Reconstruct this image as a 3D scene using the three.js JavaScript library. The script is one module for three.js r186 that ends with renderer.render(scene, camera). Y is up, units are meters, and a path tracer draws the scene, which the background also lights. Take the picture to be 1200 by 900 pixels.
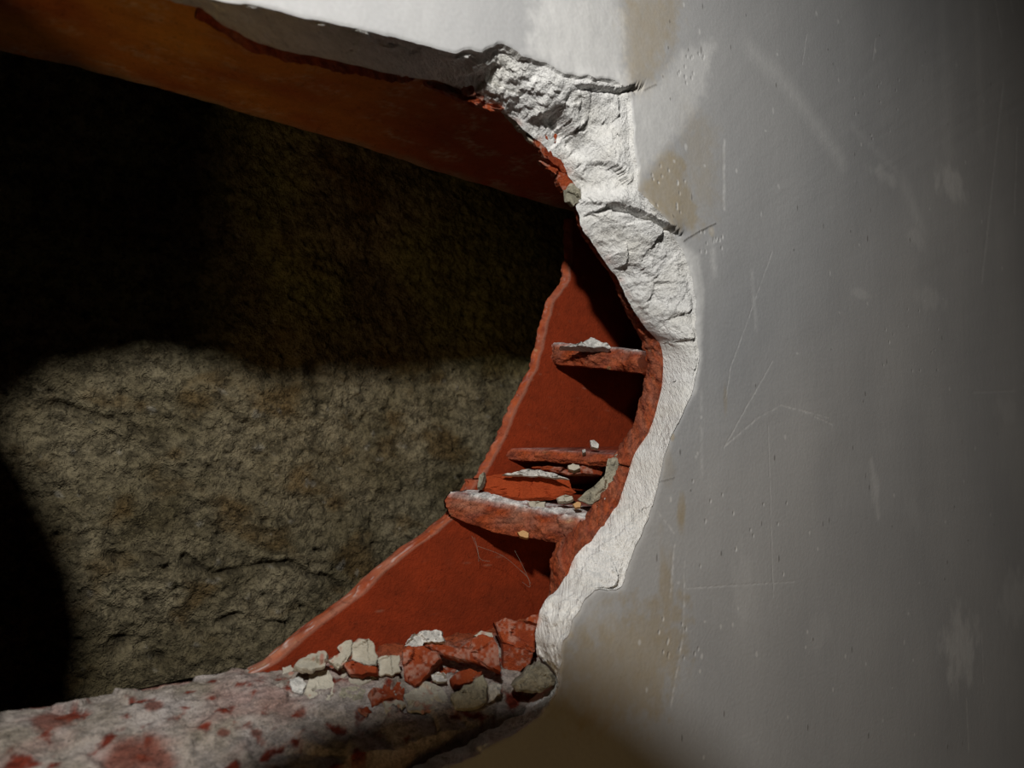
import * as THREE from 'three';
import { ImprovedNoise } from 'three/addons/math/ImprovedNoise.js';
import { mergeGeometries, toCreasedNormals } from 'three/addons/utils/BufferGeometryUtils.js';

// ---------------------------------------------------------------- camera, light, exposure
// x runs along the wall, y is up, z points out of the wall; the plaster face is z = 0
const H = 1.3;                                   // height of the lens above the floor
const scene = new THREE.Scene();
scene.background = new THREE.Color(0x000000);
const FOCAL = 850;                               // pixels, for a 1200 x 900 frame
const camera = new THREE.PerspectiveCamera(2 * Math.atan(450 / FOCAL) * 180 / Math.PI, 4 / 3, 0.005, 30);
camera.position.set(0, H, 0.17);
const YAW = 54 * Math.PI / 180, PITCH = Math.atan(50 / FOCAL);
camera.lookAt(Math.cos(YAW) * Math.cos(PITCH), H + Math.sin(PITCH), 0.17 - Math.sin(YAW) * Math.cos(PITCH));
camera.focus = 0.27; camera.userData.fStop = 14;
camera.updateMatrixWorld(true);
scene.add(camera);

const renderer = new THREE.WebGLRenderer({ antialias: true });
renderer.toneMapping = THREE.LinearToneMapping;
renderer.toneMappingExposure = 1.0;
renderer.shadowMap.enabled = true;

const FLASH = new THREE.Vector3(-0.055, H + 0.19, 0.2);     // hot-shoe flash, above and left of the lens
const AIM = new THREE.Vector3(0.16, H - 0.0, -0.03);
const flash = new THREE.SpotLight(0xfffdf8, 0.36, 0, 62 * Math.PI / 180, 0.9, 2);
flash.position.copy(FLASH); flash.target.position.copy(AIM);
flash.castShadow = true; flash.shadow.radius = 0.5;
flash.shadow.mapSize.set(2048, 2048); flash.shadow.camera.near = 0.02; flash.shadow.camera.far = 4;
scene.add(flash, flash.target);
const LAMP = new THREE.Vector3(-0.2, H - 0.17, 0.33);       // a dim warm work lamp, low on the left
const lamp = new THREE.PointLight(new THREE.Color(1, 0.65, 0.28), 0.07, 0, 2);
lamp.position.copy(LAMP); lamp.castShadow = true; lamp.shadow.radius = 2; lamp.shadow.camera.near = 0.03; scene.add(lamp);

// ---------------------------------------------------------------- helpers
const CX = new THREE.Vector3(), CY = new THREE.Vector3(), CZ = new THREE.Vector3();
camera.matrixWorld.extractBasis(CX, CY, CZ);
function ray(u, v) { return new THREE.Vector3().addScaledVector(CX, (u - 600) / FOCAL).addScaledVector(CY, (450 - v) / FOCAL).sub(CZ); }
function at(u, v, z) { const d = ray(u, v); return camera.position.clone().addScaledVector(d, (z - camera.position.z) / d.z); }   // photograph position on the plane z

const perlin = new ImprovedNoise();
const n3 = (x, y, z) => perlin.noise(x + 311.3, y + 127.7, z + 71.9);
function fbm(x, y, z, o = 4) { let s = 0, a = 0.5, f = 1; for (let i = 0; i < o; i++) { s += a * n3(x * f, y * f, z * f); a *= 0.5; f *= 2.03; } return s; }
function ridge(x, y, z, o = 4) { let s = 0, a = 0.5, f = 1; for (let i = 0; i < o; i++) { s += a * (1 - 2 * Math.abs(n3(x * f, y * f, z * f))); a *= 0.5; f *= 2.03; } return s; }
function hash(i, j, k = 0) { let h = (i * 374761393 + j * 668265263 + k * 1274126177) | 0; h = Math.imul(h ^ (h >>> 13), 1274126177); h ^= h >>> 16; return (h >>> 0) / 4294967296; }
function facets(x, y, cell, seed) {              // plates of broken plaster: each cell a plane of its own tilt
  const gx = x / cell, gy = y / cell, ix = Math.floor(gx), iy = Math.floor(gy); let best = 9, r = 0;
  for (let a = -1; a <= 1; a++) for (let b = -1; b <= 1; b++) {
    const cx = ix + a + hash(ix + a, iy + b, seed), cy = iy + b + hash(ix + a, iy + b, seed + 1), d = (gx - cx) ** 2 + (gy - cy) ** 2;
    if (d < best) { best = d; r = ((gx - cx) * (hash(ix + a, iy + b, seed + 2) - 0.5) + (gy - cy) * (hash(ix + a, iy + b, seed + 3) - 0.5)) * 1.6 + (hash(ix + a, iy + b, seed + 4) - 0.5) * 0.7; }
  }
  return r * cell;
}
const clamp = (v, a = 0, b = 1) => Math.min(b, Math.max(a, v));
const lerp = (a, b, t) => a + (b - a) * t;
const smooth = (a, b, v) => { const t = clamp((v - a) / (b - a)); return t * t * (3 - 2 * t); };
const mix = (a, b, t) => [lerp(a[0], b[0], t), lerp(a[1], b[1], t), lerp(a[2], b[2], t)];
function table(list) { return (x) => { if (x <= list[0][0]) return list[0][1]; for (let i = 1; i < list.length; i++) if (x <= list[i][0]) { const t = (x - list[i - 1][0]) / (list[i][0] - list[i - 1][0]); return lerp(list[i - 1][1], list[i][1], t); } return list[list.length - 1][1]; }; }
const taken = {};
function numbered(n) { const k = taken[n] = (taken[n] ?? -1) + 1; return k ? n + '_' + String(k).padStart(3, '0') : n; }
function mesh(name, geo, mat, parent) { const m = new THREE.Mesh(geo, mat); m.name = numbered(name); m.castShadow = m.receiveShadow = true; (parent ?? scene).add(m); return m; }
function thing(o, label, category, group) { o.userData.label = label; o.userData.category = category; if (group) o.userData.group = group; return o; }
function loft(sections, { closed = false, caps = true, uv = (p) => [p.x + p.z, p.y] } = {}) {   // sections: equal-length rings of {x,y,z,c}
  const R = sections.length, C = sections[0].length, pos = [], col = [], uvs = [], idx = [];
  for (const s of sections) for (const p of s) { pos.push(p.x, p.y, p.z); col.push(...(p.c ?? [1, 1, 1])); uvs.push(...uv(p)); }
  for (let r = 0; r < R - 1; r++) for (let c = 0; c < (closed ? C : C - 1); c++) {
    const a = r * C + c, b = r * C + (c + 1) % C, d = a + C, e = b + C; idx.push(a, d, b, b, d, e);
  }
  if (caps) for (const r of [0, R - 1]) {
    const k = pos.length / 3; let m = [0, 0, 0]; sections[r].forEach((p) => { m[0] += p.x / C; m[1] += p.y / C; m[2] += p.z / C; });
    pos.push(...m); col.push(...(sections[r][0].c ?? [1, 1, 1])); uvs.push(0, 0);
    for (let c = 0; c < C; c++) { const a = r * C + c, b = r * C + (c + 1) % C; r ? idx.push(a, k, b) : idx.push(a, b, k); }
  }
  const g = new THREE.BufferGeometry();
  g.setAttribute('position', new THREE.Float32BufferAttribute(pos, 3));
  g.setAttribute('color', new THREE.Float32BufferAttribute(col, 3));
  g.setAttribute('uv', new THREE.Float32BufferAttribute(uvs, 2));
  g.setIndex(idx); g.computeVertexNormals(); return g;
}

// ---------------------------------------------------------------- textures
function tile(size, fn, srgb) {                  // fn(u, v, noise) -> [r,g,b] 0..1, tiling
  const d = new Uint8Array(size * size * 4);
  const tn = (u, v, f, s) => {                   // tiling value noise
    const x = u * f, y = v * f, i = Math.floor(x), j = Math.floor(y), a = x - i, b = y - j, sa = a * a * (3 - 2 * a), sb = b * b * (3 - 2 * b);
    const h = (p, q) => hash(((p % f) + f) % f, ((q % f) + f) % f, s);
    return lerp(lerp(h(i, j), h(i + 1, j), sa), lerp(h(i, j + 1), h(i + 1, j + 1), sa), sb);
  };
  for (let j = 0; j < size; j++) for (let i = 0; i < size; i++) {
    const c = fn(i / size, j / size, tn), k = (j * size + i) * 4;
    d[k] = 255 * clamp(c[0]); d[k + 1] = 255 * clamp(c[1]); d[k + 2] = 255 * clamp(c[2]); d[k + 3] = 255;
  }
  const t = new THREE.DataTexture(d, size, size); t.wrapS = t.wrapT = THREE.RepeatWrapping;
  t.magFilter = THREE.LinearFilter; t.minFilter = THREE.LinearMipmapLinearFilter; t.generateMipmaps = true;
  if (srgb) t.colorSpace = THREE.SRGBColorSpace; t.needsUpdate = true; return t;
}
const gritTex = tile(512, (u, v, n) => { const g = 0.35 * n(u, v, 32, 1) + 0.3 * n(u, v, 70, 2) + 0.25 * n(u, v, 140, 3) + 0.1 * n(u, v, 256, 4); return [g, g, g]; });
const toSRGB = (c) => c.map((v) => v <= 0.0031308 ? v * 12.92 : 1.055 * Math.pow(v, 1 / 2.4) - 0.055);
const BRICK = [0.27, 0.034, 0.008], BROKEN = [0.41, 0.078, 0.02], DUST = [0.55, 0.36, 0.26], WHITE = [0.84, 0.83, 0.81], CREAM = [0.62, 0.58, 0.47];
const fragTex = tile(512, (u, v, n) => {
  const a = 0.5 * n(u, v, 8, 5) + 0.3 * n(u, v, 24, 6) + 0.2 * n(u, v, 90, 7), b = 0.5 * n(u, v, 14, 8) + 0.5 * n(u, v, 60, 9);
  let c = mix([0.17, 0.026, 0.01], [0.36, 0.07, 0.02], a); c = mix(c, [0.45, 0.28, 0.22], smooth(0.42, 0.85, b) * 0.55); return toSRGB(c);
}, true);
const flakeTex = tile(512, (u, v, n) => {
  const a = 0.5 * n(u, v, 10, 15) + 0.3 * n(u, v, 30, 16) + 0.2 * n(u, v, 120, 17), b = 0.6 * n(u, v, 12, 18) + 0.4 * n(u, v, 50, 19);
  let c = mix([0.27, 0.245, 0.19], [0.58, 0.54, 0.45], a); c = mix(c, [0.34, 0.1, 0.06], smooth(0.62, 0.82, b) * 0.7); return toSRGB(c);
}, true);
const speck = (lo, pit, light) => tile(512, (u, v, n) => {
  const a = 0.4 * n(u, v, 20, 51) + 0.35 * n(u, v, 60, 52) + 0.25 * n(u, v, 170, 53), p = smooth(0.7, 0.9, 0.6 * n(u, v, 44, 54) + 0.4 * n(u, v, 120, 55)), l = smooth(0.66, 0.85, 0.5 * n(u, v, 36, 56) + 0.5 * n(u, v, 110, 57));
  const g = clamp(lerp(lo, 1, smooth(0.2, 0.8, a)) * (1 - pit * p) + light * l); return toSRGB([g, g, g]);
}, true);
const toughSpeck = speck(0.5, 0.65, 0.35), mildSpeck = speck(0.82, 0.3, 0.05), stoneSpeck = speck(0.35, 0.75, 0.4);
function rep(t, m) { const c = t.clone(); c.repeat.set(1 / m, 1 / m); c.needsUpdate = true; return c; }
const M = {
  brick: new THREE.MeshPhysicalMaterial({ specularIntensity: 0.35, vertexColors: true, map: rep(mildSpeck, 0.06), roughness: 0.9, bumpMap: rep(gritTex, 0.03), bumpScale: 0.00025 }),
  broken: new THREE.MeshPhysicalMaterial({ specularIntensity: 0.35, vertexColors: true, map: rep(toughSpeck, 0.035), roughness: 0.95, bumpMap: rep(gritTex, 0.02), bumpScale: 0.0005 }),
  edge: new THREE.MeshPhysicalMaterial({ specularIntensity: 0.35, vertexColors: true, map: rep(mildSpeck, 0.04), roughness: 0.9, bumpMap: rep(gritTex, 0.025), bumpScale: 0.0006 }),
  stone: new THREE.MeshPhysicalMaterial({ specularIntensity: 0.35, vertexColors: true, map: rep(stoneSpeck, 0.07), roughness: 0.97, bumpMap: rep(gritTex, 0.05), bumpScale: 0.0015 }),
  frag: new THREE.MeshPhysicalMaterial({ specularIntensity: 0.35, map: rep(fragTex, 0.05), roughness: 0.95, bumpMap: rep(gritTex, 0.02), bumpScale: 0.0005 }),
  clay: new THREE.MeshPhysicalMaterial({ specularIntensity: 0.35, color: new THREE.Color(0.38, 0.06, 0.016), map: rep(mildSpeck, 0.03), roughness: 0.95, bumpMap: rep(gritTex, 0.02), bumpScale: 0.0004 }),
  flake: new THREE.MeshStandardMaterial({ map: rep(flakeTex, 0.06), roughness: 0.95, bumpMap: rep(gritTex, 0.02), bumpScale: 0.0003 }),
  white: new THREE.MeshStandardMaterial({ map: rep(toughSpeck, 0.05), color: new THREE.Color(0.72, 0.7, 0.66), roughness: 0.95, bumpMap: rep(gritTex, 0.02), bumpScale: 0.0004 }),
  mortar: new THREE.MeshStandardMaterial({ map: rep(toughSpeck, 0.05), color: new THREE.Color(0.4, 0.37, 0.28), roughness: 0.95, bumpMap: rep(gritTex, 0.02), bumpScale: 0.0004 }),
  tan: new THREE.MeshStandardMaterial({ color: new THREE.Color(0.55, 0.32, 0.14), roughness: 0.9, bumpMap: rep(gritTex, 0.02), bumpScale: 0.0003 }),
  black: new THREE.MeshStandardMaterial({ color: new THREE.Color(0.012, 0.012, 0.013), roughness: 0.7 }),
  room: new THREE.MeshStandardMaterial({ color: new THREE.Color(0.35, 0.33, 0.31), roughness: 0.9, bumpMap: rep(gritTex, 0.2), bumpScale: 0.0005 }),
  web: new THREE.MeshStandardMaterial({ color: new THREE.Color(0.3, 0.27, 0.22), roughness: 1 }),
};

// ---------------------------------------------------------------- the hole in the plaster: inner edge (z = -0.014) and outer edge of the chipped rim (z = 0)
const T = 0.014;
const RIM = [
  [232, 8, 215, -8], [300, 48, 300, 8], [400, 72, 380, 26], [470, 88, 455, 42], [515, 93, 530, 60], [560, 112, 590, 55], [610, 145, 660, 85], [648, 178, 735, 108],
  [674, 213, 745, 180], [680, 252, 752, 225], [700, 290, 792, 280], [725, 325, 808, 315], [742, 360, 814, 355], [760, 385, 817, 400], [775, 403, 816, 440],
  [778, 440, 806, 470], [772, 475, 792, 500], [762, 505, 782, 522], [745, 532, 775, 550], [736, 560, 768, 580], [724, 592, 758, 610], [700, 625, 742, 648],
  [676, 650, 728, 685], [660, 685, 690, 698], [640, 710, 676, 722], [630, 742, 664, 750], [632, 766, 656, 775], [645, 795, 652, 800], [600, 840, 625, 845], [520, 880, 540, 892],
];
const inner = [], outer = [];
for (const [a, b, c, d] of RIM) { inner.push(at(a, b, -T)); outer.push(at(c, d, 0)); }
for (const [x, y] of [[0.06, -0.097], [0.03, -0.101], [0.005, -0.098], [-0.004, -0.065], [-0.005, -0.03], [-0.004, 0.005], [-0.004, 0.044], [-0.014, 0.07], [-0.02, 0.084], [-0.01, 0.0945], [0.012, 0.0985]]) {
  inner.push(new THREE.Vector3(x, H + y, -T));
  const dx = x - 0.02, dy = y, l = Math.hypot(dx, dy); outer.push(new THREE.Vector3(x + dx / l * 0.004, H + y + dy / l * 0.005, 0));
}
const cI = new THREE.CatmullRomCurve3(inner, true, 'centripetal'), cO = new THREE.CatmullRomCurve3(outer, true, 'centripetal');
const NI = inner.length, NC = 1900, rimT = [];
{ const S = 6000, L = [0]; let p = cI.getPoint(0); for (let i = 1; i <= S; i++) { const q = cI.getPoint(i / S); L.push(L[i - 1] + q.distanceTo(p)); p = q; }
  let j = 0; for (let i = 0; i < NC; i++) { const w = i / NC * L[S]; while (L[j + 1] < w) j++; rimT.push((j + (w - L[j]) / (L[j + 1] - L[j])) / S); } }
const rimI = rimT.map((t) => cI.getPoint(t)), rimO = rimT.map((t) => cO.getPoint(t));
for (let i = 0; i < NC; i++) {                   // ragged edges
  const p = rimI[i], o = rimO[i], dx = o.x - p.x, dy = o.y - p.y, l = Math.hypot(dx, dy) || 1;
  const a = 0.0018 * fbm(p.x * 160, p.y * 160, 1, 2), b = 0.0034 * fbm(o.x * 110, o.y * 110, 2, 3);
  p.x += dx / l * a; p.y += dy / l * a; o.x += dx / l * b; o.y += dy / l * b;
}
// crevices in the plaster: above the line the plaster stands proud, just below it is hollow
const CREVICES = [
  { p: [[668, 104], [690, 106], [715, 111], [747, 105]], deep: 0.0026, up: 0.0012, w: 0.0009, fade: 0.008 },
  { p: [[704, 246], [722, 238], [748, 252], [772, 268], [792, 280]], deep: 0.0028, up: 0.0016, w: 0.001, fade: 0.007 },
  { p: [[690, 262], [702, 282], [716, 297]], deep: 0.003, up: 0.0015, w: 0.0014, fade: 0.005 },
  { p: [[655, 120], [675, 140], [690, 165]], deep: 0.002, up: 0.0015, w: 0.003, fade: 0.006 },
  { p: [[765, 392], [785, 400], [806, 398]], deep: 0.0025, up: 0.0012, w: 0.0014, fade: 0.005 },
].map((c) => ({ ...c, q: c.p.map(([a, b]) => at(a, b, -0.004)) }));
function crevice(x, y) {
  let s = 0;
  for (const c of CREVICES) {
    let best = 1, sd = 0, end = 0;
    for (let i = 0; i < c.q.length - 1; i++) {
      const A = c.q[i], B = c.q[i + 1], bx = B.x - A.x, by = B.y - A.y, l2 = bx * bx + by * by, t = clamp(((x - A.x) * bx + (y - A.y) * by) / l2);
      const d = Math.hypot(x - A.x - bx * t, y - A.y - by * t);
      if (d < best) { best = d; sd = bx * (y - A.y) - by * (x - A.x); const g = (i + t) / (c.q.length - 1); end = Math.min(1, 5 * Math.min(g, 1 - g)); }
    }
    if (best > c.fade) continue;
    const d = best + 0.0006 * n3(x * 700, y * 700, 5);
    s += end * (sd > 0 ? c.up * (1 - smooth(0, c.fade, d)) : -c.deep * (1 - smooth(c.w * 0.5, c.w * 1.6, d)));
  }
  return s;
}
const wallFront = new THREE.Group(); wallFront.name = 'wall_front'; wallFront.userData.kind = 'structure';
wallFront.userData.label = 'plastered hollow brick wall broken open by a ragged hole'; scene.add(wallFront);
{ // chipped rim of the plaster
  const rows = 46, sec = [];
  for (let r = 0; r <= rows; r++) {
    const q = r / rows, s = [];
    for (let i = 0; i < NC; i++) {
      const a = rimI[i], b = rimO[i], w = Math.hypot(b.x - a.x, b.y - a.y), side = (0.5 + 0.5 * smooth(0, 0.1, q)) * (1 - smooth(0.85, 1, q));
      const X = lerp(a.x, b.x, q), Y = lerp(a.y, b.y, q), Z = -T * (1 - q), u = side * (0.0026 * fbm(X * 150 + 9, Y * 150, Z * 300, 4) + 0.0008 * fbm(X * 600, Y * 600, Z * 900, 3));
      const x = X + u * (b.x - a.x) / (w + 1e-6), y = Y + u * (b.y - a.y) / (w + 1e-6);
      const k = Math.min(1, 0.25 + w / 0.014), win = smooth(0, 0.12, q) * (1 - 0.85 * smooth(0.82, 1, q));
      let z = -T * Math.pow(1 - q, 1.7) - 0.0011 * (1 - smooth(0.955, 1, q));
      z += win * k * (facets(x, y, 0.013, 20) * 0.2 + facets(x + 7, y, 0.005, 40) * 0.13 + 0.0017 * fbm(x * 110, y * 110, 3, 5) + 0.0004 * ridge(x * 700, y * 700, 9, 3));
      z += crevice(x, y) * smooth(0, 0.1, q);
      const tone = fbm(x * 90, y * 90, 12, 4), sp = smooth(0.28, 0.5, fbm(x * 500, y * 500, 31, 2));
      let c = mix(WHITE, [0.74, 0.7, 0.6], clamp(0.1 + tone * 0.9) * 0.8); c = mix(c, [0.3, 0.25, 0.18], sp * 0.5);
      c = mix(c, [0.5, 0.2, 0.12], 0.55 * (1 - smooth(0, 0.09, q)) * smooth(-0.05, 0.3, fbm(x * 180, y * 180, 17, 3)));
      s.push({ x, y, z: Math.min(z, 0.003), c });
    }
    sec.push(s);
  }
  const g = loft(sec, { closed: true, caps: false, uv: (p) => [p.x + p.z, p.y + p.z * 0.7] });
  const m = mesh('plaster_edge', g, M.edge, wallFront); m.userData.label = 'chipped white plaster rim around the hole';
}
// plaster face, from the chipped rim outwards
const TX0 = -0.02, TX1 = 0.62, TY0 = H - 0.22, TY1 = H + 0.22, TW = 2048, TH = 1408;
{
  const rows = 80, sec = [];
  for (let r = 0; r <= rows; r++) {
    const k = Math.pow(r / rows, 2.6), s = [];
    for (let i = 0; i < NC; i++) {
      const o = rimO[i], dx = o.x - 0.09, dy = o.y - H, l = Math.hypot(dx, dy), ux = dx / l, uy = dy / l;
      const far = Math.min(ux > 0 ? 2.4 / ux : ux < 0 ? -0.8 / ux : 9, uy > 0 ? 1.1 / uy : uy < 0 ? -1.2 / uy : 9);
      const x = lerp(o.x, 0.09 + ux * far, k), y = lerp(o.y, H + uy * far, k);
      const e = 1 - smooth(0, 0.0012, k);
      let z = 0.0009 * fbm(x * 22, y * 14, 4, 3) + 0.00018 * fbm(x * 160, y * 90, 6, 3) - 0.0004 * e * e;
      z += crevice(x, y);
      s.push({ x, y, z: r ? z : Math.min(z, 0.003) });
    }
    sec.push(s);
  }
  const g = loft(sec, { closed: true, caps: false, uv: (p) => [(p.x - TX0) / (TX1 - TX0), (p.y - TY0) / (TY1 - TY0)] });
  g.deleteAttribute('color');
  // colour and fine relief of the old painted plaster
  const N = TW * TH, lay = { tan: new Float32Array(N), white: new Float32Array(N), dark: new Float32Array(N), hgt: new Float32Array(N) };
  const sx = TW / (TX1 - TX0), sy = TH / (TY1 - TY0), tex = ([a, b]) => { const p = at(a, b, 0); return [(p.x - TX0) * sx, (p.y - TY0) * sy]; };
  const blob = (L, u, v, ru, rv, amt, rough = 0.5) => {          // soft patch, sizes in millimetres
    const [cx, cy] = tex([u, v]), rx = ru * sx / 1000, ry = rv * sy / 1000;
    for (let j = Math.max(0, cy - 1.6 * ry | 0); j < Math.min(TH, cy + 1.6 * ry); j++) for (let i = Math.max(0, cx - 1.6 * rx | 0); i < Math.min(TW, cx + 1.6 * rx); i++) {
      const d = Math.hypot((i - cx) / rx, (j - cy) / ry) + rough * fbm(i / 22, j / 40, u * 0.1, 4);
      L[j * TW + i] = Math.max(L[j * TW + i], amt * (1 - smooth(0.35, 1, d)));
    }
  };
  const poly = (L, pts, amt, soft, rough = 0) => {
    const P = pts.map(tex), x0 = Math.min(...P.map((p) => p[0])) - 20, x1 = Math.max(...P.map((p) => p[0])) + 20, y0 = Math.min(...P.map((p) => p[1])) - 20, y1 = Math.max(...P.map((p) => p[1])) + 20;
    for (let j = Math.max(0, y0 | 0); j < Math.min(TH, y1); j++) for (let i = Math.max(0, x0 | 0); i < Math.min(TW, x1); i++) {
      let inside = false, d = 1e9;
      for (let a = 0, b = P.length - 1; a < P.length; b = a++) {
        const [ax, ay] = P[a], [bx, by] = P[b];
        if ((ay > j) !== (by > j) && i < (bx - ax) * (j - ay) / (by - ay) + ax) inside = !inside;
        const t = clamp(((i - ax) * (bx - ax) + (j - ay) * (by - ay)) / ((bx - ax) ** 2 + (by - ay) ** 2)); d = Math.min(d, Math.hypot(i - ax - (bx - ax) * t, j - ay - (by - ay) * t));
      }
      const sd = (inside ? d : -d) + rough * fbm(i / 14, j / 14, 3, 4);
      L[j * TW + i] = Math.max(L[j * TW + i], amt * smooth(-soft, soft, sd));
    }
  };
  const stroke = (L, pts, mm, amt, broken = 0) => {
    const P = pts.map(tex), w = mm * sx / 1000;
    for (let k = 0; k < P.length - 1; k++) {
      const [ax, ay] = P[k], [bx, by] = P[k + 1], n = Math.ceil(Math.hypot(bx - ax, by - ay) * 1.5);
      for (let s = 0; s <= n; s++) {
        const cx = lerp(ax, bx, s / n) + 1.2 * n3(s / 15, k, 2), cy = lerp(ay, by, s / n), f = clamp(1 - broken * (0.6 + 1.6 * n3(s / 9, k * 3, ax))), R = Math.ceil(w + 1);
        for (let j = -R; j <= R; j++) for (let i = -R; i <= R; i++) { const X = Math.round(cx + i), Y = Math.round(cy + j); if (X < 0 || Y < 0 || X >= TW || Y >= TH) continue; const q = Y * TW + X; L[q] = Math.max(L[q], amt * f * clamp(1 - Math.hypot(i, j) / w)); }
      }
    }
  };
  const { tan, white, dark, hgt } = lay;
  // fresh white gypsum where the paint has gone
  poly(white, [[630, -12], [722, -12], [732, 40], [734, 112], [690, 108], [655, 96], [620, 60]], 0.6, 14, 26);
  poly(white, [[738, 112], [770, 98], [800, 60], [838, 50], [825, 110], [800, 150], [765, 190], [742, 230], [735, 170]], 0.55, 9, 12);
  poly(white, [[790, 275], [818, 300], [824, 340], [822, 420], [816, 460], [806, 470], [800, 380]], 0.6, 5, 5);
  // tan stains
  poly(tan, [[726, -10], [800, -10], [790, 40], [770, 90], [752, 108], [732, 106], [730, 40]], 0.7, 16, 34);
  poly(tan, [[742, 222], [782, 172], [800, 190], [822, 262], [795, 272], [765, 250]], 0.9, 13, 26);
  poly(tan, [[800, 120], [835, 150], [840, 240], [820, 250], [802, 190]], 0.4, 22, 40);
  poly(tan, [[655, 790], [668, 745], [720, 720], [800, 700], [800, 760], [770, 840], [680, 850]], 0.8, 24, 60);
  blob(tan, 798, 600, 3, 9, 0.9, 0.9); blob(tan, 783, 545, 4, 9, 0.35, 0.8); blob(tan, 780, 690, 5, 20, 0.75, 1); blob(tan, 788, 512, 1.6, 2.2, 0.9, 0.3); blob(tan, 833, 272, 2.2, 3, 0.8, 0.7); blob(tan, 850, 470, 1.6, 9, 0.45, 0.6);
  // scuffs and pale smears
  for (const [u, v, a, b, s] of [[1115, 215, 22, 13, 0.5], [1125, 760, 26, 24, 0.5], [1035, 205, 16, 6, 0.28], [1075, 280, 14, 6, 0.22], [1090, 350, 20, 8, 0.2], [1025, 580, 5, 14, 0.28], [1010, 345, 12, 3, 0.2], [870, 690, 8, 20, 0.12], [960, 740, 12, 10, 0.12], [1180, 480, 20, 10, 0.16], [1190, 700, 25, 20, 0.25], [1070, 600, 12, 15, 0.12]]) blob(white, u, v, a, b, s, 0.9);
  stroke(white, [[880, 60], [915, 92], [945, 130], [985, 188]], 7, 0.3); stroke(white, [[1105, 20], [1110, 180]], 9, 0.14); stroke(white, [[1145, 10], [1150, 170]], 6, 0.12); stroke(white, [[1060, 215], [1080, 270]], 7, 0.2); stroke(white, [[1000, 150], [1050, 200]], 4, 0.15);
  for (const [pts, w, a, b] of [
    [[[848, 165], [848, 245]], 1.2, 0.7, 0.5], [[[832, 270], [836, 320]], 2.5, 0.5, 0.8], [[[850, 470], [856, 430], [905, 295]], 0.5, 0.5, 0.6], [[[848, 525], [905, 424]], 0.5, 0.55, 0.3], [[[850, 522], [888, 490], [915, 475], [970, 490]], 0.6, 0.5, 0.6],
    [[[935, 480], [975, 498]], 0.6, 0.5, 0.7], [[[900, 500], [905, 700]], 0.5, 0.25, 0.5], [[[803, 690], [930, 682]], 0.5, 0.35, 0.5], [[[802, 660], [800, 740], [785, 830]], 0.8, 0.55, 0.7], [[[790, 640], [785, 700]], 0.8, 0.6, 0.7], [[[1020, 540], [1028, 605]], 3, 0.3, 0.2],
    [[[1175, 100], [1150, 330]], 2, 0.3, 0.4], [[[1192, 150], [1188, 250]], 2, 0.35, 0.5], [[[945, 40], [940, 75]], 0.5, 0.5, 0.3], [[[1025, 45], [1022, 70]], 0.8, 0.4, 0.3], [[[770, 600], [790, 625]], 0.6, 0.4, 0.6], [[[820, 460], [822, 560]], 1.5, 0.3, 0.7], [[[880, 320], [885, 385]], 2, 0.25, 0.4],
    [[[1132, 820], [1135, 880]], 1.5, 0.3, 0.3], [[[1150, 740], [1152, 800]], 1, 0.25, 0.4], [[[1140, 460], [1190, 458]], 1, 0.2, 0.3]]) { stroke(white, pts, w, a, b); stroke(hgt, pts, w, 0.5, b); }
  stroke(dark, [[800, 283], [818, 272], [838, 262]], 0.45, 0.9); stroke(dark, [[768, 99], [754, 106]], 0.5, 0.6); stroke(dark, [[766, 567], [790, 560]], 0.4, 0.45);
  for (let k = 0; k < 150; k++) { const u = 740 + hash(k, 1, 77) * 440, v = hash(k, 2, 77) * 890, h = hash(k, 3, 77); blob(h > 0.5 ? white : dark, u, v, 0.4 + h * 0.7, 0.6 + hash(k, 4, 77) * 1.4, 0.6, 0.3); }
  for (let k = 0; k < 90; k++) { const c = [[1040, 130, 40], [795, 750, 25], [812, 80, 18], [775, 220, 30], [1060, 400, 40], [870, 620, 60], [832, 285, 14]][k % 7], u = c[0] + (hash(k, 5, 9) - 0.5) * 2 * c[2], v = c[1] + (hash(k, 6, 9) - 0.5) * 2 * c[2]; blob(white, u, v, 0.4 + hash(k, 7, 9) * 0.5, 0.5 + hash(k, 8, 9) * 1.1, 0.25 + 0.5 * hash(k, 3, 4), 0.5); blob(hgt, u, v, 0.7, 1, 1, 0.2); }
  const rgb = new Uint8Array(N * 4), bmp = new Uint8Array(N * 4);
  for (let j = 0; j < TH; j++) for (let i = 0; i < TW; i++) {
    const q = j * TW + i, x = i / sx, y = j / sy;
    const cl = fbm(x * 18, y * 11, 3, 4), fine = n3(x * 900, y * 900, 1), st = n3(x * 130, y * 5, 8) * 0.6 + n3(x * 420, y * 9, 5) * 0.4;
    let c = mix([0.41, 0.41, 0.415], [0.50, 0.495, 0.49], clamp(0.5 + cl * 0.9 + st * 0.12));
    c = mix(c, [0.42, 0.34, 0.22], tan[q] * (0.75 + 0.4 * fbm(x * 300, y * 200, 9, 3)));
    c = mix(c, [0.8, 0.79, 0.77], clamp(white[q] * (0.9 + 0.5 * fbm(x * 400, y * 160, 2, 3))));
    c = mix(c, [0.1, 0.085, 0.07], dark[q] * 0.8);
    const k = 1 + 0.05 * fine; c = toSRGB(c.map((v) => v * k));
    rgb[q * 4] = 255 * c[0]; rgb[q * 4 + 1] = 255 * c[1]; rgb[q * 4 + 2] = 255 * c[2]; rgb[q * 4 + 3] = 255;
    const h = clamp(0.4 + 0.07 * fbm(x * 300, y * 120, 21, 3) + 0.05 * fine + 0.3 * hgt[q] + white[q] * 0.12 * fbm(x * 500, y * 500, 4, 3) - 0.3 * dark[q] + 0.02 * st) * 255;
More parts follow.
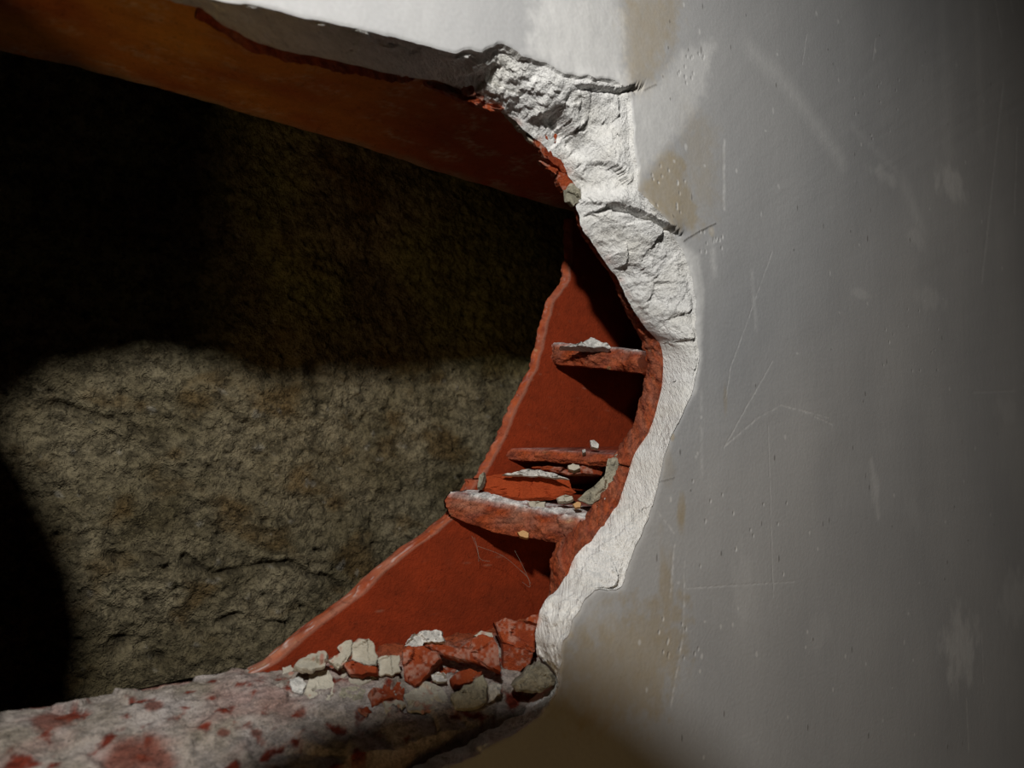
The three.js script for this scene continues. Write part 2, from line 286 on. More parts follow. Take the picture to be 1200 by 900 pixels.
    bmp[q * 4] = bmp[q * 4 + 1] = bmp[q * 4 + 2] = h; bmp[q * 4 + 3] = 255;
  }
  const mk = (d, s) => { const t = new THREE.DataTexture(d, TW, TH); t.wrapS = t.wrapT = THREE.MirroredRepeatWrapping; t.magFilter = THREE.LinearFilter; t.minFilter = THREE.LinearMipmapLinearFilter; t.generateMipmaps = true; if (s) t.colorSpace = THREE.SRGBColorSpace; t.needsUpdate = true; return t; };
  const m = mesh('plaster_face', g, new THREE.MeshStandardMaterial({ map: mk(rgb, true), bumpMap: mk(bmp), bumpScale: 0.0006, roughness: 0.62 }), wallFront);
  m.userData.label = 'grey painted plaster face with tan stains and pale scratches';
}

// ---------------------------------------------------------------- the rough wall behind
{
  const xs = [], ys = []; for (let x = -1; x < -0.05; x += 0.06) xs.push(x); for (let x = -0.05; x < 0.38; x += 0.0009) xs.push(x); for (let x = 0.38; x < 1.4; x += 0.05) xs.push(x);
  for (let y = -1.2; y < -0.17; y += 0.06) ys.push(y); for (let y = -0.17; y < 0.15; y += 0.0009) ys.push(y); for (let y = 0.15; y < 1.1; y += 0.05) ys.push(y);
  const cracks = [[[200, 655], [255, 668], [330, 655], [395, 690]], [[362, 430], [372, 470], [366, 530]], [[250, 735], [275, 722]], [[130, 765], [165, 758], [190, 768]], [[60, 470], [110, 485], [160, 505]], [[40, 640], [120, 655], [200, 655]]].map((l) => l.map(([a, b]) => at(a, b, -0.17)));
  const crack = (x, y) => { let b = 1; for (const l of cracks) for (let i = 0; i < l.length - 1; i++) { const A = l[i], B = l[i + 1], bx = B.x - A.x, by = B.y - A.y, t = clamp(((x - A.x) * bx + (y - A.y) * by) / (bx * bx + by * by)); b = Math.min(b, Math.hypot(x - A.x - bx * t, y - A.y - by * t)); } return b; };
  const sec = ys.map((yy) => xs.map((x) => {
    const y = yy + H, pit = smooth(0.2, 0.42, fbm(x * 190, y * 190, 40, 3)), k = crack(x + 0.004 * n3(x * 60, y * 60, 3), y + 0.005 * n3(x * 70, y * 70, 8)), kr = (1 - smooth(0.0004, 0.0032, k)) * smooth(-0.3, 0.2, n3(x * 90, y * 90, 77));
    const z = -0.17 + 0.014 * fbm(x * 9, y * 9, 1, 3) + 0.0035 * fbm(x * 55, y * 55, 2, 3) + 0.0022 * fbm(x * 210, y * 210, 3, 4) - 0.0022 * pit - 0.003 * kr + 0.0012 * smooth(0.15, 0.35, fbm(x * 150, y * 150, 90, 2));
    const t = fbm(x * 30, y * 30, 11, 4), o = smooth(0.05, 0.3, fbm(x * 34, y * 44, 55, 4)), w = smooth(0.3, 0.42, fbm(x * 120, y * 120, 66, 3));
    let c = mix([0.135, 0.108, 0.056], [0.31, 0.26, 0.165], clamp(0.5 + t * 1.3)); c = mix(c, [0.15, 0.09, 0.03], o * 0.7); c = mix(c, [0.42, 0.39, 0.33], w * 0.5);
    c = mix(c, [0.33, 0.335, 0.13], 0.7 * smooth(-0.25, 0.15, fbm(x * 14 + 3, y * 14, 29, 3)) * smooth(0.02, 0.06, yy));   // dim yellow-green glow painted into the stone colour, high up
    c = mix(c, [0.05, 0.04, 0.024], 0.7 * pit + 0.7 * kr);
    return { x, y, z, c };
  }));
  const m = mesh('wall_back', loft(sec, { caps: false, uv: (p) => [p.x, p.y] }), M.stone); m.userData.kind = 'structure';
  m.userData.label = 'rough pitted grey-brown masonry wall in the dark behind the hole';
}

// ---------------------------------------------------------------- hollow clay bricks
const zF0 = -0.0145, zF1 = -0.0235, zB0 = -0.052, zB1 = -0.06, XR = 0.32;
function brick(label) { const g = new THREE.Group(); g.name = numbered('hollow_brick'); g.userData.label = label; wallFront.add(g); return g; }
const brickTop = brick('hollow brick over the hole, its smooth stained underside showing, a warm glow painted in at the left'), brickUpper = brick('upper broken hollow brick at the right of the hole'),
  brickLower = brick('lower broken hollow brick with the thick dusty ledge'), brickSill = brick('broken hollow brick under the hole, smeared with white mortar');
const brickTone = (p, q, k = 1) => { const t = fbm(p * 60, q * 60, 5, 4), s = smooth(0.3, 0.5, fbm(p * 420, q * 420, 8, 2)); return mix(mix(BRICK, [0.2, 0.027, 0.007], clamp(0.4 + t * 1.4) * k), [0.5, 0.3, 0.2], s * 0.35); };
const brokenTone = (p, q, dust = 0.3) => { const t = fbm(p * 330, q * 330, 15, 4), s = smooth(0.3, 0.42, fbm(p * 300, q * 300, 28, 2)); let c = mix(BROKEN, [0.25, 0.05, 0.025], clamp(0.45 + t * 1.5)); c = mix(c, [0.5, 0.3, 0.15], s * 0.7); return mix(c, DUST, clamp(dust * (0.6 + 2.4 * fbm(p * 150, q * 150, 33, 4)))); };
// front shells follow the plaster edge; d = how far the clay stands out past the plaster, in metres
const DEPTH = table([[0, 0.0008], [3, 0.0005], [4, -0.003], [9, -0.0035], [10, -0.004], [11, -0.005], [13, -0.003], [14, 0.0006], [16, 0.0012], [18, 0.001], [20, 0.002], [22, 0.0022], [22.6, 0.001], [23.5, -0.007], [28, -0.007], [30, -0.004], [41, -0.002]]);
const THICK = table([[0, 0.003], [4, 0.0032], [8, 0.005], [10, 0.008], [13, 0.009], [41, 0.009]]);   // the clay splits thinner along the top
function frontShell(parent, k0, k1) {
  const sec = [];
  for (let i = 0; i < NC; i++) {
    const k = rimT[i] * NI; if (k < k0 || k > k1) continue;
    const p = cI.getPoint(rimT[i]), tg = cI.getTangent(rimT[i]), nx = tg.y, ny = -tg.x, s = [];   // n points into the hole (contour runs clockwise)
    const d = DEPTH(k), zE = zF0 - THICK(k), jag = (q, f = 300, a = 0.0018) => a * fbm(p.x * f, p.y * f, q, 4);
    const put = (off, z, c) => s.push({ x: p.x + nx * off, y: p.y + ny * off, z, c });
    const bt = brokenTone(p.x + p.z, p.y, 0.1);
    put(-0.022, zF0, bt); put(d + jag(1) - 0.0004, zF0, bt);
    for (let r = 0; r <= 16; r++) { const z = lerp(zF0 - 0.0004, zE + 0.0004, r / 16); put(d + jag(2 + r * 0.16) + 0.0008 * fbm(p.x * 500, p.y * 500, z * 700, 3) + 0.0009 * Math.sin(Math.PI * r / 16), z + 0.0003 * n3(p.x * 500, p.y * 500, r), brokenTone(p.x + z * 1.2, p.y + z, 0.16)); }
    put(d + jag(5) - 0.0006, zE, bt); put(-0.022, zE, brickTone(p.x, p.y));
    sec.push(s);
  }
  return mesh('front_shell', loft(sec, { closed: true }), M.broken, parent);
}
function backShell(parent, edge, y0, y1, zB1) {       // edge: photograph positions of the broken left edge
  const e = edge.map(([u, v]) => at(u, v, zB0)).sort((a, b) => a.y - b.y), ex = table(e.map((p) => [p.y, p.x])), sec = [], n = Math.ceil((y1 - y0) / 0.0006);
  for (let j = 0; j <= n; j++) {
    const y = lerp(y0, y1, j / n), x0 = ex(y) + 0.0016 * fbm(y * 160, 2, 7, 4), s = [];
    s.push({ x: XR, y, z: zB1, c: BRICK }); s.push({ x: x0 + 0.0005, y, z: zB1, c: brokenTone(x0, y, 0.4) });
    for (let r = 0; r <= 14; r++) { const z = lerp(zB1 + 0.0004, zB0 - 0.0004, r / 14); s.push({ x: x0 - 0.0012 * Math.sin(Math.PI * r / 14) + 0.0016 * fbm(y * 400, z * 400, 6, 4), y, z, c: mix(brokenTone(y, z, 0.1 + 0.15 * smooth(H - 0.03, H - 0.06, y)), WHITE, (0.12 + 0.4 * smooth(H - 0.03, H - 0.06, y)) * smooth(0.12, 0.4, fbm(y * 520 + 6 * fbm(y * 90, 2, 2, 2), z * 700, 3, 3))) }); }
    for (let r = 0; r <= 70; r++) { const x = x0 + 0.0006 + (XR - x0) * Math.pow(r / 70, 1.3), c = brickTone(x, y, 0.8); s.push({ x, y, z: zB0 + 0.0005 * fbm(x * 40, y * 50, 3, 2) + 0.00005 * n3(x * 900, y * 900, 1), c: r < 2 ? mix(c, DUST, 0.25) : c }); }
    sec.push(s);
  }
  return mesh('back_shell', loft(sec, { closed: true, uv: (p) => [p.x, p.y] }), M.brick, parent);
}
function web(parent, top, th, dust, label) {     // top: [u, v, z] along the broken edge from the back shell to the front shell
  const P = top.map(([u, v, z]) => at(u, v, z)).sort((a, b) => a.z - b.z), X = table(P.map((p) => [p.z, p.x])), Y = table(P.map((p) => [p.z, p.y])), TT = Array.isArray(th) ? table(th) : () => th;
  const z0 = P[0].z, z1 = P[P.length - 1].z, n = 90, sec = [];
  for (let j = 0; j <= n; j++) {
    const z = lerp(z0, z1, j / n), x0 = X(z) + 0.0022 * fbm(z * 190, P[0].y * 50, 2, 4), yt = Y(z) + 0.0006 * fbm(z * 160, 8, 4, 3), t = TT(z) + 0.001 * fbm(z * 240, 3, 9, 3), s = [];
    const du = (x) => { const k = clamp(dust * 1.5 * (1 - smooth(0.004, 0.03, x - x0)) * (0.55 + 1.6 * fbm(x * 260, z * 260, 41, 3))); return k; };
    s.push({ x: XR, y: yt, z, c: BRICK });
    for (let r = 10; r >= 0; r--) { const x = x0 + 0.001 + 0.045 * Math.pow(r / 10, 2), k = du(x); s.push({ x, y: yt + k * 0.0014 * (0.4 + fbm(x * 500, z * 500, 4, 3)), z, c: mix(brickTone(x, z), WHITE, k) }); }
    for (let r = 0; r <= 24; r++) { const q = r / 24, y = yt - 0.0005 - (t - 0.001) * q; const rough = 0.003 * fbm(z * 240, y * 240, 19, 4) + 0.0008 * ridge(z * 600, y * 600, 2, 2); s.push({ x: x0 - 0.0012 * Math.sin(Math.PI * q) + rough, y, z: z + 0.0004 * n3(z * 800, y * 800, 3), c: mix(brokenTone(z, y, 0.06 + dust * 0.3 * (1 - q)), WHITE, dust * 0.4 * (1 - smooth(0, 0.16, q)) * clamp(0.6 + 2 * fbm(z * 300, 1, 7, 3))) }); }
    s.push({ x: x0 + 0.001, y: yt - t, z, c: BRICK }); s.push({ x: x0 + 0.03, y: yt - t, z, c: BRICK }); s.push({ x: XR, y: yt - t, z, c: BRICK });
    sec.push(s);
  }
  const m = mesh('web', loft(sec, { closed: true, uv: (p) => [p.x * 0.7 + p.z, p.y] }), M.broken, parent); if (label) m.userData.label = label; return m;
}
{ // brick over the hole
  const tbl = (l, z) => table(l.map(([u, v]) => at(u, v, z)).map((p) => [p.x, p.y]));
  const yb = tbl([[0, 60], [90, 78], [150, 95], [230, 115], [300, 137], [400, 165], [500, 197], [660, 245]], zB1), yf = tbl([[200, -5], [300, 46], [400, 69], [470, 85], [560, 109], [600, 128]], -0.016);
  const sec = [];
  for (let i = 0; i <= 520; i++) {
    const x = -0.11 + 0.42 * i / 520, s = [], b = yb(x) + 0.0009 * fbm(x * 90, 1, 1, 4), f = yf(x);
    s.push({ x, y: H + 0.13, z: -0.0155, c: BRICK });
    for (let r = 0; r <= 44; r++) {
      const q = r / 44, z = lerp(-0.0155, zB1, q), y = lerp(f, b, q) + 0.0006 * fbm(x * 45, z * 45, 2, 3);
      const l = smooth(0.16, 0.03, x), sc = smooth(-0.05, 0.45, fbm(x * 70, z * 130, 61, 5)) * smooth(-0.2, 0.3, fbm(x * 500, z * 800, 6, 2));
      let c = mix([0.36, 0.075, 0.028], [0.72, 0.3, 0.05], l * clamp(0.65 + 1.2 * fbm(x * 30, z * 50, 14, 3))); c = mix(c, [0.75, 0.6, 0.42], sc * 0.55);  // orange stain, painted brighter towards the left to stand in for warm light
      c = mix(c, [0.4, 0.33, 0.2], smooth(0.88, 1, q) * 0.6 * clamp(0.5 + 2 * fbm(x * 80, 3, 5, 3)));
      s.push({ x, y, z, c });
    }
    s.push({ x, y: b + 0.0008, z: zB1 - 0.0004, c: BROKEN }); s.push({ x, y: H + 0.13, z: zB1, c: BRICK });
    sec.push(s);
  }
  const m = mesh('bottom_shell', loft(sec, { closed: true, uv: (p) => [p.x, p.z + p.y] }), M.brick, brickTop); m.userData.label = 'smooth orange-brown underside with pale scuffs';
  frontShell(brickTop, 0, 8.2);
}
backShell(brickUpper, [[668, 300], [664, 328], [655, 343], [646, 356], [640, 377], [634, 405], [626, 432], [606, 472], [586, 517], [572, 545], [562, 560]], H - 0.019, H + 0.085, -0.0562);
frontShell(brickUpper, 8.2, 18.6);
web(brickUpper, [[642, 402, -0.0535], [700, 406, -0.036], [750, 412, -0.0215]], 0.0085, 0.55);
web(brickUpper, [[590, 525, -0.0535], [660, 528, -0.038], [742, 535, -0.0215]], 0.0048, 0.15);
backShell(brickLower, [[556, 566], [546, 585], [528, 608], [506, 626], [474, 648], [446, 670], [424, 694], [384, 724], [350, 750], [318, 778], [296, 790]], H - 0.084, H - 0.0192, -0.0585);
frontShell(brickLower, 18.6, 28);
web(brickLower, [[526, 577, -0.0515], [560, 584, -0.047], [600, 592, -0.041], [697, 611, -0.0195]], [[-0.0515, 0.0085], [-0.044, 0.0115], [-0.0195, 0.0095]], 0.95, 'thick broken clay ledge with white dust on top');
const sillBack = table([[0, 833], [60, 823], [150, 806], [220, 791], [270, 783], [300, 780]].map(([u, v]) => at(u, v, zB1)).map((p) => [p.x, p.y]));
const sillY = (x, z) => { const q = (z - zB1 - 0.0006) / (-0.012 - zB1 - 0.0006); return sillBack(x) - 0.016 * Math.pow(smooth(0.15, 1.25, q), 1.2) + 0.0012 * Math.pow(1 - smooth(0, 0.12, q), 2); };
function onSill(u, v) {                          // the point of the sill seen there, and the slope of the sill
  let z = -0.058; for (; z < -0.012; z += 0.0004) { const p = at(u, v, z); if (p.y > sillY(p.x, z)) break; }
  const p = at(u, v, z), e = 0.004; return [z, new THREE.Vector3((sillY(p.x - e, z) - sillY(p.x + e, z)) / (2 * e), 1, (sillY(p.x, z - e) - sillY(p.x, z + e)) / (2 * e)).normalize()];
}
{ // brick under the hole: its top shell is the sill, rounded and smeared with mortar
  const ybk = sillBack, sec = [];
  const spots = [[60, 868, 0.006], [160, 885, 0.009], [243, 798, 0.003], [325, 797, 0.0022], [350, 803, 0.0022], [262, 857, 0.0016], [300, 852, 0.0018], [352, 833, 0.002], [180, 848, 0.0025]].map(([u, v, r]) => { const d = ray(u, v), yy = -0.078; const p = camera.position.clone().addScaledVector(d, yy / d.y); return [p.x, p.z, r]; });
  for (let i = 0; i <= 620; i++) {
    const x = -0.1 + 0.42 * i / 620, b = ybk(x), s = [];
    s.push({ x, y: H - 0.13, z: zB1, c: BRICK }); s.push({ x, y: b - 0.001, z: zB1 - 0.0003, c: BROKEN });
    for (let r = 0; r <= 90; r++) {
      const q = r / 90, z = lerp(zB1 + 0.0006, -0.012, q), drop = 0.016 * Math.pow(smooth(0.15, 1.25, q), 1.2) + 0.0012 * Math.pow(1 - smooth(0, 0.12, q), 2);
      const lump = fbm(x * 110, z * 110, 3, 5), flat = facets(x, z, 0.009, 70);
      const y = b - drop + 0.0018 * lump + flat * 0.2 + 0.0005 * fbm(x * 520, z * 520, 6, 3);
      const rd = smooth(0.12, 0.3, fbm(x * 150, z * 190, 22, 4) + 0.05 * smooth(0.5, 1, q));
      let c = mix([0.5, 0.44, 0.41], [0.33, 0.28, 0.22], clamp(0.4 + 1.4 * fbm(x * 80, z * 80, 44, 4)));
      c = mix(c, [0.36, 0.2, 0.17], smooth(0.0, 0.35, fbm(x * 36, z * 60, 9, 3)) * 0.65); c = mix(c, [0.2, 0.034, 0.018], rd);
      c = mix(c, [0.34, 0.08, 0.03], smooth(0.075, 0.11, x) * (1 - smooth(0.25, 0.5, q)));
      for (const [sx, sz, sr] of spots) { const d = Math.hypot(x - sx, (z - sz)) / sr + 0.7 * lump; c = mix(c, [0.2, 0.045, 0.024], 0.8 * (1 - smooth(0.6, 1.05, d))); }
      s.push({ x, y, z, c });
    }
    s.push({ x, y: b - 0.019, z: -0.0115, c: [0.3, 0.22, 0.18] }); s.push({ x, y: H - 0.13, z: -0.0125, c: BRICK });
    sec.push(s);
  }
  const m = mesh('top_shell', loft(sec, { closed: true, uv: (p) => [p.x, p.z - p.y] }), M.broken, brickSill); m.userData.label = 'rounded broken top smeared with pinkish white mortar';
}

// ---------------------------------------------------------------- loose pieces
const LIGHTWARD = new THREE.Vector3(-0.35, 0.7, 0.62).normalize();
function piece(name, outline, z, normal, th, mat, { rough = 0.0006, seed = 1, bevel = 0.0006, bump = 0.0005 } = {}) {
  const cu = outline.reduce((s, p) => s + p[0], 0) / outline.length, cv = outline.reduce((s, p) => s + p[1], 0) / outline.length;
  const A = at(cu, cv, z), n = normal.clone().normalize(), ex = new THREE.Vector3().crossVectors(new THREE.Vector3(0, 1, 0.001), n).normalize(), ey = new THREE.Vector3().crossVectors(n, ex);
  const P = outline.map(([u, v]) => { const d = ray(u, v), t = A.clone().sub(camera.position).dot(n) / d.dot(n), w = camera.position.clone().addScaledVector(d, t).sub(A); return new THREE.Vector2(w.dot(ex), w.dot(ey)); });
  if (THREE.ShapeUtils.isClockWise(P)) P.reverse();
  const Q = [];
  P.forEach((p, i) => { const q = P[(i + 1) % P.length], k = Math.max(2, Math.ceil(p.distanceTo(q) / 0.0007)), dx = q.x - p.x, dy = q.y - p.y, l = Math.hypot(dx, dy) || 1; for (let j = 0; j < k; j++) { const t = j / k, o = rough * 1.6 * fbm((p.x + dx * t) * 420, (p.y + dy * t) * 420, seed * 3.1, 3); Q.push(new THREE.Vector2(p.x + dx * t - dy / l * o, p.y + dy * t + dx / l * o)); } });
  // inner rings give the top its own uneven relief
  const pos = [], uv = [], idx = [], R = 7, K = Q.length, c = Q.reduce((s, p) => s.add(p), new THREE.Vector2()).multiplyScalar(1 / K);
  const rings = [[1 - 0.06, -th], [1, -th + bevel], [1, -bevel]]; for (let r = 0; r < R; r++) rings.push([1 - bevel / 0.008 - (r / R) * (1 - bevel / 0.008), 0]);
  for (const [s, h] of rings) for (let i = 0; i < K; i++) {
    const x = c.x + (Q[i].x - c.x) * s, y = c.y + (Q[i].y - c.y) * s, hh = h + bump * 2 * fbm(x * 260, y * 260, seed * 7.7, 4) * (h < -th * 0.6 ? 0.3 : 1) + (s < 1 && h === 0 ? facets(x + seed, y, 0.006, 90) * 0.2 : 0);
    const w = A.clone().addScaledVector(ex, x).addScaledVector(ey, y).addScaledVector(n, hh); pos.push(w.x, w.y, w.z); uv.push(x + seed * 0.013 + h, y + seed * 0.029);
  }
  for (let r = 0; r < rings.length - 1; r++) for (let i = 0; i < K; i++) { const a = r * K + i, b = r * K + (i + 1) % K; idx.push(a, b, a + K, b, b + K, a + K); }
  for (const [r, flip] of [[0, true], [rings.length - 1, false]]) { const k = pos.length / 3, w = A.clone().addScaledVector(ex, c.x).addScaledVector(ey, c.y).addScaledVector(n, (r ? 0 : -th) + bump * 2 * fbm(c.x * 260, c.y * 260, seed * 7.7, 4) + (r ? facets(c.x + seed, c.y, 0.006, 90) * 0.2 : 0)); pos.push(w.x, w.y, w.z); uv.push(c.x + seed * 0.013, c.y + seed * 0.029); for (let i = 0; i < K; i++) { const a = r * K + i, b = r * K + (i + 1) % K; flip ? idx.push(a, k, b) : idx.push(a, b, k); } }
  const g = new THREE.BufferGeometry(); g.setAttribute('position', new THREE.Float32BufferAttribute(pos, 3)); g.setAttribute('uv', new THREE.Float32BufferAttribute(uv, 2)); g.setIndex(idx);
  g.translate(-A.x, -A.y, -A.z); const m = mesh(name, toCreasedNormals(g, 0.45), mat); m.position.copy(A); return m;
}
const V = (x, y, z) => new THREE.Vector3(x, y, z);
const FRAG = 'broken brick pieces on the sill', FLK = 'mortar flakes on the sill';
// on the ledge
thing(piece('brick_fragment', [[562, 572], [566, 558], [595, 554], [640, 553], [667, 561], [671, 571], [676, 577], [664, 583], [645, 586], [608, 588], [573, 580]], -0.04, V(-0.5, 0.15, 0.85), 0.007, M.clay, { seed: 3, bevel: 0.0016, rough: 0.0004, bump: 0.0003 }), 'smooth orange brick piece lying along the dusty clay ledge', 'brick fragment');
thing(piece('brick_sliver', [[623, 547], [640, 546], [667, 549], [690, 546], [704, 543], [709, 549], [705, 556], [667, 555], [636, 550]], -0.036, V(-0.3, 0.5, 0.8), 0.002, M.frag, { seed: 4 }), 'thin pointed brick sliver in the dark gap above the smooth orange piece', 'brick fragment');
thing(piece('mortar_lump', [[712, 536], [721, 534], [734, 546], [722, 563], [711, 577], [694, 590], [676, 585], [690, 574], [706, 561], [713, 549]], -0.021, V(-0.75, 0.3, 0.6), 0.004, M.mortar, { seed: 5, bevel: 0.001 }), 'grey green mortar strip hanging down the right end of the ledge', 'mortar');
thing(piece('mortar_lump', [[721, 533], [728, 530], [732, 538], [730, 545], [723, 540]], -0.02, V(-0.6, 0.3, 0.7), 0.003, M.mortar, { seed: 6 }), 'small grey mortar tip sticking up over the hanging mortar strip', 'mortar');
thing(piece('mortar_lump', [[559, 568], [562, 556], [567, 553], [568, 558], [563, 572], [559, 573]], -0.047, V(-0.7, 0.3, 0.6), 0.003, M.mortar, { seed: 7 }), 'small grey mortar dab at the left end of the smooth orange piece', 'mortar');
const CR = 'crumbs';
for (const [o, z, mat, label] of [
  [[[665, 546], [671, 543], [679, 545], [680, 549], [672, 552], [666, 550]], -0.034, M.flake, 'white plaster crumb lying on the thin brick sliver'],
  [[[652, 583], [660, 580], [671, 581], [673, 585], [664, 588], [654, 588]], -0.03, M.flake, 'oval pale crumb at the right foot of the smooth orange piece'],
  [[[618, 588], [624, 587], [640, 588], [639, 595], [630, 597], [621, 594]], -0.037, M.flake, 'square cream crumb lying below the middle of the smooth orange piece'],
  [[[643, 596], [648, 594], [652, 598], [648, 601]], -0.033, M.white, 'small white crumb right of the square cream crumb on the ledge'],
  [[[671, 590], [676, 587], [681, 589], [680, 594], [674, 595]], -0.026, M.tan, 'round tan stone just left of the hanging mortar strip foot'],
  [[[699, 594], [706, 590], [713, 591], [708, 596], [701, 597]], -0.019, M.white, 'flat white crumb right of the hanging mortar strip on the clay rim'],
  [[[708, 584], [713, 582], [714, 586], [709, 588]], -0.018, M.white, 'tiny white crumb high on the clay rim beside the plaster'],
  [[[541, 601], [545, 599], [547, 604], [543, 607]], -0.0525, M.tan, 'pale tan stone set in the left end of the ledge face'],
  [[[606, 624], [613, 621], [620, 624], [619, 630], [609, 629]], -0.0345, M.tan, 'largest tan stone set in the middle of the ledge face'],
  [[[663, 630], [668, 628], [673, 632], [671, 640], [665, 640]], -0.0205, M.tan, 'tan stone set in the right end of the ledge face'],
  [[[691, 516], [696, 515], [702, 520], [701, 525], [693, 524]], -0.031, M.white, 'white plaster crumb on the thin web above the dark gap'],
  [[[682, 527], [686, 526], [686, 530], [683, 531]], -0.032, M.white, 'tiny white crumb left of and below the crumb on the thin web'],
]) thing(piece('crumb', o, z, V(-0.55, 0.45, 0.7), 0.0022, mat, { seed: o[0][0] % 17, rough: 0.0004, bevel: 0.0007 }), label, 'crumb', CR);
thing(piece('dust_heap', [[656, 405], [674, 403], [684, 400], [693, 394], [703, 398], [712, 403], [716, 407], [698, 407], [676, 406]], -0.034, V(-0.5, 0.35, 0.75), 0.004, M.white, { seed: 8, bump: 0.0009 }), 'small heap of white plaster dust on the uppermost web', 'dust');
thing(piece('dust_heap', [[588, 556], [604, 553], [618, 550], [634, 551], [650, 555], [668, 561], [652, 560], [632, 558], [608, 557]], -0.0365, V(-0.5, 0.35, 0.75), 0.0018, M.white, { seed: 9, bump: 0.0007 }), 'line of white dust along the top of the smooth orange brick piece', 'dust');
